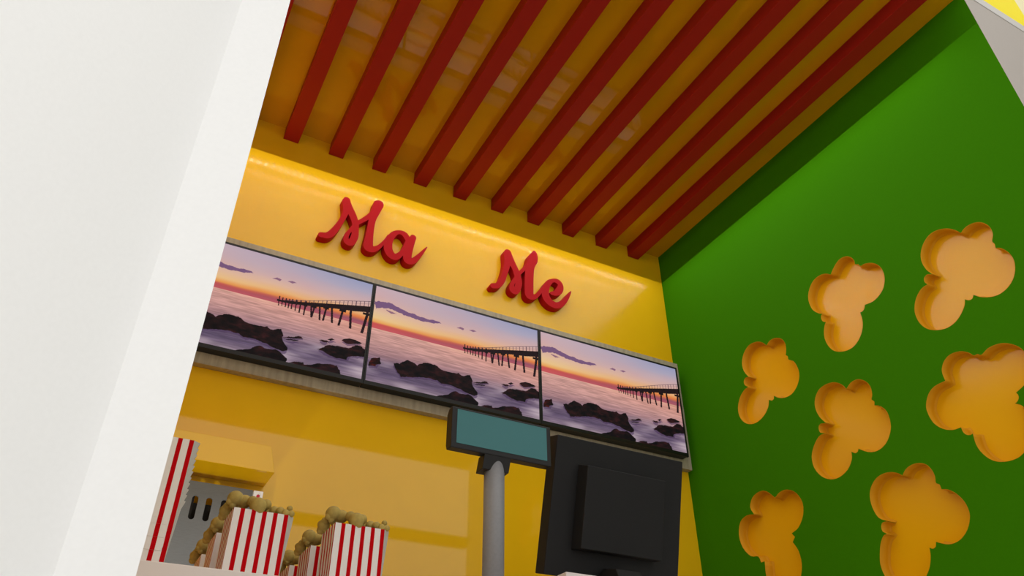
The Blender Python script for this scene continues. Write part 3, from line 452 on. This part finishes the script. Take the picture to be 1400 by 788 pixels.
# ------------------------------------------------------------------ cartons
CW, CD, CH = .0999, .0885, .1479
EX, DX = .0122, .010
def carton_mesh(flare=0.):
    """open carton: upright front, tapering side and back, wedge gusset at the right front corner"""
    bm = bmesh.new(); lay = bm.loops.layers.float.new('stripe')
    pool = {}
    def face(ps, stripes, mi):
        vs = []
        for p in ps:
            key = tuple(round(c, 6) for c in p)
            if key not in pool: pool[key] = bm.verts.new(p)
            vs.append(pool[key])
        f = bm.faces.new(vs); f.material_index = mi
        for lp, s in zip(f.loops, stripes): lp[lay] = s
        return f
    tb = .009
    FLb=(0,0,0); FRb=(CW-.010,0,0); FLt=(0,0,CH); FRt=(CW,0,CH); FRm=(CW,0,.03)
    n = 5
    face([FLb,FRb,FRm,(CW,0,CH*.90),FRt,FLt], [0,n*(CW-.010)/CW,n,n,n,0], 0)
    BLt=(-.001,CD,CH); BLb=(0,CD-tb,0)
    face([BLb,FLb,FLt,BLt], [0,5,5,0], 0)
    SRt=(CW+EX,DX,CH); BRt=(CW+EX-.002,CD,CH); BRb=(CW-.010,CD-tb,0)
    q = .90; SRm = (CW+EX*(q-flare), DX*(q-flare), CH*q); FRq = (CW,0,CH*q); BRq = (CW+(EX-.002)*(q-flare)-.010*(1-q), CD-tb*(1-q), CH*q)
    face([FRb,SRm,FRq,FRm], [0]*4, 1); face([SRm,SRt,FRt,FRq], [0]*4, 1)
    face([FRb,BRb,BRq,SRm], [0]*4, 1); face([SRm,BRq,BRt,SRt], [0]*4, 1)
    face([BRb,BLb,BLt,BRt,BRq], [0,n,n,0,0], 0)
    face([FLb,BLb,BRb,FRb], [0]*4, 1)
    return bm
def carton_parts(flare=0.):
    bm = carton_mesh(flare)
    me = bpy.data.meshes.new('carton_body'); 
    bmesh.ops.recalc_face_normals(bm, faces=bm.faces); bm.to_mesh(me); bm.free()
    me.materials.append(M['carton']); me.materials.append(M['card'])
    return me
CM = carton_parts(); CM2 = carton_parts(.32)
def new_carton(x, y, z, label, group, me=None):
    o = bpy.data.objects.new('popcorn_carton', me or CM); COL.objects.link(o); o.location = (x, y, z)
    so = o.modifiers.new('thickness', 'SOLIDIFY'); so.thickness = .0006; so.offset = -1
    tag(o, label, 'popcorn carton', group); return o
GX = [.0763*S, .0763*S+.0737*S*1.0]; GX[1] = .150*S
OX = .1363*.56*S; OY = .56*S; STEP = .0668*S
# popcorn pieces: lumps grown together
def lump(spheres, seed):
    bm = bmesh.new(); rnd = random.Random(seed)
    for (x,y,z,r) in spheres:
        mtx = Matrix.Translation((x,y,z))
        bmesh.ops.create_icosphere(bm, subdivisions=3, radius=r, matrix=mtx)
    me = bpy.data.meshes.new('tmp'); bm.to_mesh(me); bm.free()
    o = bpy.data.objects.new('tmp', me); COL.objects.link(o)
    rm = o.modifiers.new('r', 'REMESH'); rm.mode = 'VOXEL'; rm.voxel_size = .0008
    sm = o.modifiers.new('s', 'SMOOTH'); sm.iterations = 3
    dg = bpy.context.evaluated_depsgraph_get(); out = bpy.data.meshes.new_from_object(o.evaluated_get(dg))
    bpy.data.objects.remove(o); bpy.data.meshes.remove(me)
    out.materials.clear(); out.materials.append(M['corn'])
    for p in out.polygons: p.use_smooth = True
    return out
k_ = {n: v[:3]+[v[3]*(1.16 if n[0] in 'BC' else 1.22)] for n, v in KER.items()}
def loc_of(n): return Vector(k_[n][:3])
def rel(names, org, extra=()):
    return [(*(Vector(k_[n][:3])-org), k_[n][3]) for n in names] + [(*e[:3], e[3]) for e in extra]
PIECES = []
for nm, names, ex, lb in (
  ('B', ['B1','B2'], [(-.010,-.003,-.008,.0062),(.008,.010,-.010,.011),(-.003,-.003,-.014,.006),(.010,.004,.002,.0085)], 'big round popcorn puff at front left corner'),
  ('A', ['A1','A2','A3'], [(.004,.0,-.008,.0075),(-.004,.006,.003,.008),(.003,.004,.004,.0085)], 'knobbly popcorn puff over the left rim'),
  ('C', ['C1','C0'], [(.004,-.004,-.008,.0085),(-.004,.008,.0,.008)], 'oval popcorn puff overlapping the front rim'),
  ('G', ['C2'], [(.006,.006,-.006,.008),(-.008,.004,-.004,.007)], 'half hidden popcorn puff behind the front rim'),
  ('D', ['D1','D2'], [(-.008,.008,-.002,.006),(.003,.006,-.006,.007)], 'flat popcorn piece right of middle'),
  ('E', ['E1','E2','E3'], [(-.006,.004,-.002,.005),(.004,.008,.004,.0042)], 'winged popcorn flake at front right corner')):
    org = loc_of(names[0]); PIECES.append((lump(rel(names, org, ex), nm), org, lb))
WH = ['front', 'middle', 'rear']
for col in range(2):
    for row in range(3):
        x = GX[col]; x = OX if col == 0 else .150*S
        y = OY + row*STEP
        side = 'left' if col == 0 else 'right'
        g = 'filled striped cartons on the counter'
        new_carton(x, y, ZCT+.0005, 'red and white striped carton full of popcorn, %s one of the %s file' % (WH[row], side), g)
        for me, org, lb in PIECES:
            o = bpy.data.objects.new('popcorn_piece', me); COL.objects.link(o); o.location = Vector((x, y, ZCT)) + org
            tag(o, '%s, %s carton of %s file' % (lb, WH[row], side), 'popcorn', 'popcorn in the %s carton of the %s file' % (WH[row], side))
# nested stack of empty cartons
sx = .0706*.56*S - CW
NST = 10; top = (.3947*.56*S+CZ) - ZCT - CH
for i in range(NST+1):
    lb = 'striped empty carton in the tall nested stack beside the white pillar'
    if i == NST: lb = 'topmost striped empty carton of the tall nested stack beside the white pillar'
    if i == 0: lb = 'bottom striped empty carton of the tall nested stack, standing on the counter'
    o = new_carton(sx, OY + .00025*(NST-i) - .002, ZCT+.0005+top*i/NST, lb, 'nested stack of empty cartons', CM2)
    o.location.x += random.Random(i).uniform(-.0001,.0005) if i else 0; o.rotation_euler.z = math.radians(random.Random(i+50).uniform(-.5,.2)) if i else 0

# ------------------------------------------------------------------ pole display
yd = .56*S
root = tag(empty('pole_display', (.505*.571*S, .571*S, ZCT)), 'black customer display with teal screen on a grey pole', 'display')
px0, px1 = .4284*yd, .6055*yd; pz0 = .4575*yd+CZ; pz1 = .5255*yd+CZ
bm = bmesh.new()
th = .030; rb = .012
prof = [(yd,pz0),(yd+th-rb*.4,pz0+.001),(yd+th,pz0+rb),(yd+th,pz1-rb),(yd+th-rb,pz1),(yd,pz1)]
prism(bm, prof, 0, px0, px1)
hs = fin(bm, 'display_housing', 'black', None, .0022)
sz0 = .4658*yd+CZ; sz1 = .5218*yd+CZ; sx0 = .4372*yd; sx1 = .5973*yd
bm = bmesh.new(); add_box(bm, (sx0,yd-.0009,sz0), (sx1,yd+.0005,sz1)); sc_ = fin(bm, 'display_screen', 'teal'); sc_['label'] = 'teal glass screen'
pc = (.5025*.571*S, .571*S); pr = .0158*.571*S
bm = bmesh.new()
zb = .433*.565*S+CZ; nx0, nx1 = .4815*.566*S, .5268*.566*S
prism(bm, [(yd+.001,pz0+.002),(yd+.034,pz0+.002),(yd+.048,zb-.001),(yd+.013,zb)], 0, nx0, nx1)
nk = fin(bm, 'neck_bracket', 'black', None, .001)
bm = bmesh.new(); cyl(bm, (*pc, ZCT+.0121), (*pc, pz0-.002), pr, 48)
po = fin(bm, 'pole', 'grey', None, 0, 2, False)
for p in po.data.polygons: p.use_smooth = abs(p.normal.z) < .5
bm = bmesh.new(); cyl(bm, (*pc, ZCT+.0005), (*pc, ZCT+.012), .055, 48); bs = fin(bm, 'pole_foot', 'grey', None, .002)
kids(root, [hs, sc_, nk, po, bs])

# ------------------------------------------------------------------ cash monitor, seen from behind
yt = .56*S; tilt = math.radians(15.3)
root = tag(empty('cash_monitor', (.75*.57*S, .585*S, ZCT)), 'black cash register monitor seen from behind, leaning over its white base', 'monitor')
P0 = Vector((.6196*yt, yt, .5166*yt+CZ))                    # top left corner of the rear shell
up = Vector((0, -math.sin(tilt), math.cos(tilt))); rt = Vector((1,0,0)); nb = Vector((0, -math.cos(tilt), -math.sin(tilt)))
MT = Matrix((rt.to_4d(), nb.to_4d(), up.to_4d(), (0,0,0,1))).transposed()
MT = Matrix.Translation(P0) @ Matrix(((rt.x,nb.x,up.x,0),(rt.y,nb.y,up.y,0),(rt.z,nb.z,up.z,0),(0,0,0,1)))
mw = (.8796-.6196)*yt; mh = .318
def local(P): return MT.inverted() @ Vector(P)
def mpart(name, prof_fn, m, bev=.0015):
    bm = bmesh.new(); prof_fn(bm); bmesh.ops.transform(bm, matrix=MT, verts=bm.verts); return fin(bm, name, m, None, bev)
def frustum(bm, a0, a1, b0, b1, ya, yb, ins):
    q = []
    for (yy, i) in ((ya, 0), (yb, ins)):
        q.append([bm.verts.new((a0+i,yy,b0+i)), bm.verts.new((a1-i,yy,b0+i)), bm.verts.new((a1-i,yy,b1-i)), bm.verts.new((a0+i,yy,b1-i))])
    bm.faces.new(q[0]); bm.faces.new(q[1][::-1])
    for i in range(4): bm.faces.new((q[0][i],q[0][(i+1)%4],q[1][(i+1)%4],q[1][i]))
shell = mpart('monitor_shell', lambda bm: add_box(bm, (0,-.042,-mh), (mw,0,0)), 'mon', .002)
dep = .038
bl = local(Vector((0,0,CZ))+Vector((.6562,1,.4711))*(yt*1.012)); bb = local(Vector((0,0,CZ))+Vector((.6345,1,.3307))*(yt*1.048))
cover = mpart('back_cover', lambda bm: frustum(bm, bl.x, bl.x+.238, bb.z, bl.z, 0.0003, dep, .004), 'mon', .002)
glass = mpart('front_screen', lambda bm: add_box(bm, (.012,-.0445,-mh+.012), (mw-.012,-.0422,-.012)), 'bezel', .0003)
# stand: neck arm into a white base
bz = (.2975*.53*S)+CZ; bx0 = .6243*.53*S
base = box('stand_base', (bx0,.53*S,ZCT+.0005), (bx0+.115,.53*S+.19,bz), 'counter', bevel=.002); base['label'] = 'white base'
nx = .7155*.565*S; nz = .3125*.565*S+CZ
bm = bmesh.new(); prism(bm, [(.545*S,bz-.05),(.60*S,bz-.05),(.60*S,nz-.01),(.585*S,nz+.012),(.565*S,nz)], 0, nx, nx+.070)
neck = fin(bm, 'stand_neck', 'mon', None, .003)
foot = box('stand_foot', (bx0+.1155,.54*S,ZCT+.0005), (bx0+.25,.54*S+.17,bz-.049), 'mon', bevel=.003)
kids(root, [shell, cover, glass, base, neck, foot])

# ------------------------------------------------------------------ light
w = bpy.data.worlds.new('World'); scene.world = w; w.use_nodes = True
w.node_tree.nodes['Background'].inputs['Color'].default_value = (1,.985,.96,1)
w.node_tree.nodes['Background'].inputs['Strength'].default_value = 1.25
# added fixtureless spots stand in for an unseen light plane, lit below only
nx_, ny_ = 74, 21
DL = bpy.data.lights.new('light_plane_spot', 'SPOT'); DL.energy = 54/(nx_*ny_); DL.spot_size = math.pi; DL.spot_blend = 0; DL.shadow_soft_size = 0; DL.color = (1,.98,.94)
# spot distribution: strongest straight down, weaker towards the horizontal
DL.use_nodes = True; nt = DL.node_tree; em = nt.nodes['Emission']
tc = nt.nodes.new('ShaderNodeTexCoord'); sp = nt.nodes.new('ShaderNodeSeparateXYZ'); ab = nt.nodes.new('ShaderNodeMath'); ab.operation = 'ABSOLUTE'
ma = nt.nodes.new('ShaderNodeMath'); ma.operation = 'MULTIPLY_ADD'; ma.inputs[1].default_value = .72; ma.inputs[2].default_value = .28
nt.links.new(tc.outputs['Normal'], sp.inputs[0]); nt.links.new(sp.outputs['Z'], ab.inputs[0]); nt.links.new(ab.outputs[0], ma.inputs[0]); nt.links.new(ma.outputs[0], em.inputs['Strength'])
for i in range(nx_):
    for j in range(ny_):
        l = DL
        o = bpy.data.objects.new('light_plane_spot', l); COL.objects.link(o)
        o.location = (XL+.03 + (XR-XL-.10)*i/(nx_-1), .34*S + ((1-.34)*S-.075)*j/(ny_-1), ZL)
# added unseen fill spot, brightens the hood underside from below
l = bpy.data.lights.new('hood_fill_spot', 'SPOT'); l.energy = 7; l.spot_size = math.radians(64); l.spot_blend = .8; l.shadow_soft_size = 0; l.color = (1,.95,.85)
o = bpy.data.objects.new('hood_fill_spot', l); COL.objects.link(o); o.location = (.14, 2.17, .99)
o.rotation_euler = (Vector((.14,2.53,1.64))-o.location).to_track_quat('-Z', 'Y').to_euler()
# added unseen spot, brightens the white wall left of the kiosk
hl = bpy.data.lights.new('wall_fill_spot', 'SPOT'); hl.energy = 290; hl.spot_size = math.radians(62); hl.spot_blend = 1; hl.shadow_soft_size = .15
ho = bpy.data.objects.new('wall_fill_spot', hl); COL.objects.link(ho); ho.location = (1.9,-2.45,3.2)
ho.rotation_euler = (Vector((-1.05,-.25,1.35))-ho.location).to_track_quat('-Z', 'Y').to_euler()
# ------------------------------------------------------------------ camera
R = ((0.8828005516752868,0.26519827142693136,0.3877280784183381),(-0.4697410276888738,0.5028794124206769,0.7255726452046241),(-0.0025598569510795624,-0.8226677174872017,0.5685167312725172))
cd = bpy.data.cameras.new('camera'); co = bpy.data.objects.new('camera', cd); COL.objects.link(co)
cd.sensor_width = 36; cd.lens = 1040.2627/1400*36; cd.clip_start = .01
co.matrix_world = Matrix(((R[0][0],-R[0][1],-R[0][2],0),(R[1][0],-R[1][1],-R[1][2],0),(R[2][0],-R[2][1],-R[2][2],CZ),(0,0,0,1)))
scene.camera = co
vs = scene.view_settings; vs.view_transform = 'Standard'; vs.look = 'None'; vs.exposure = 0; vs.gamma = 1; vs.use_curve_mapping = False
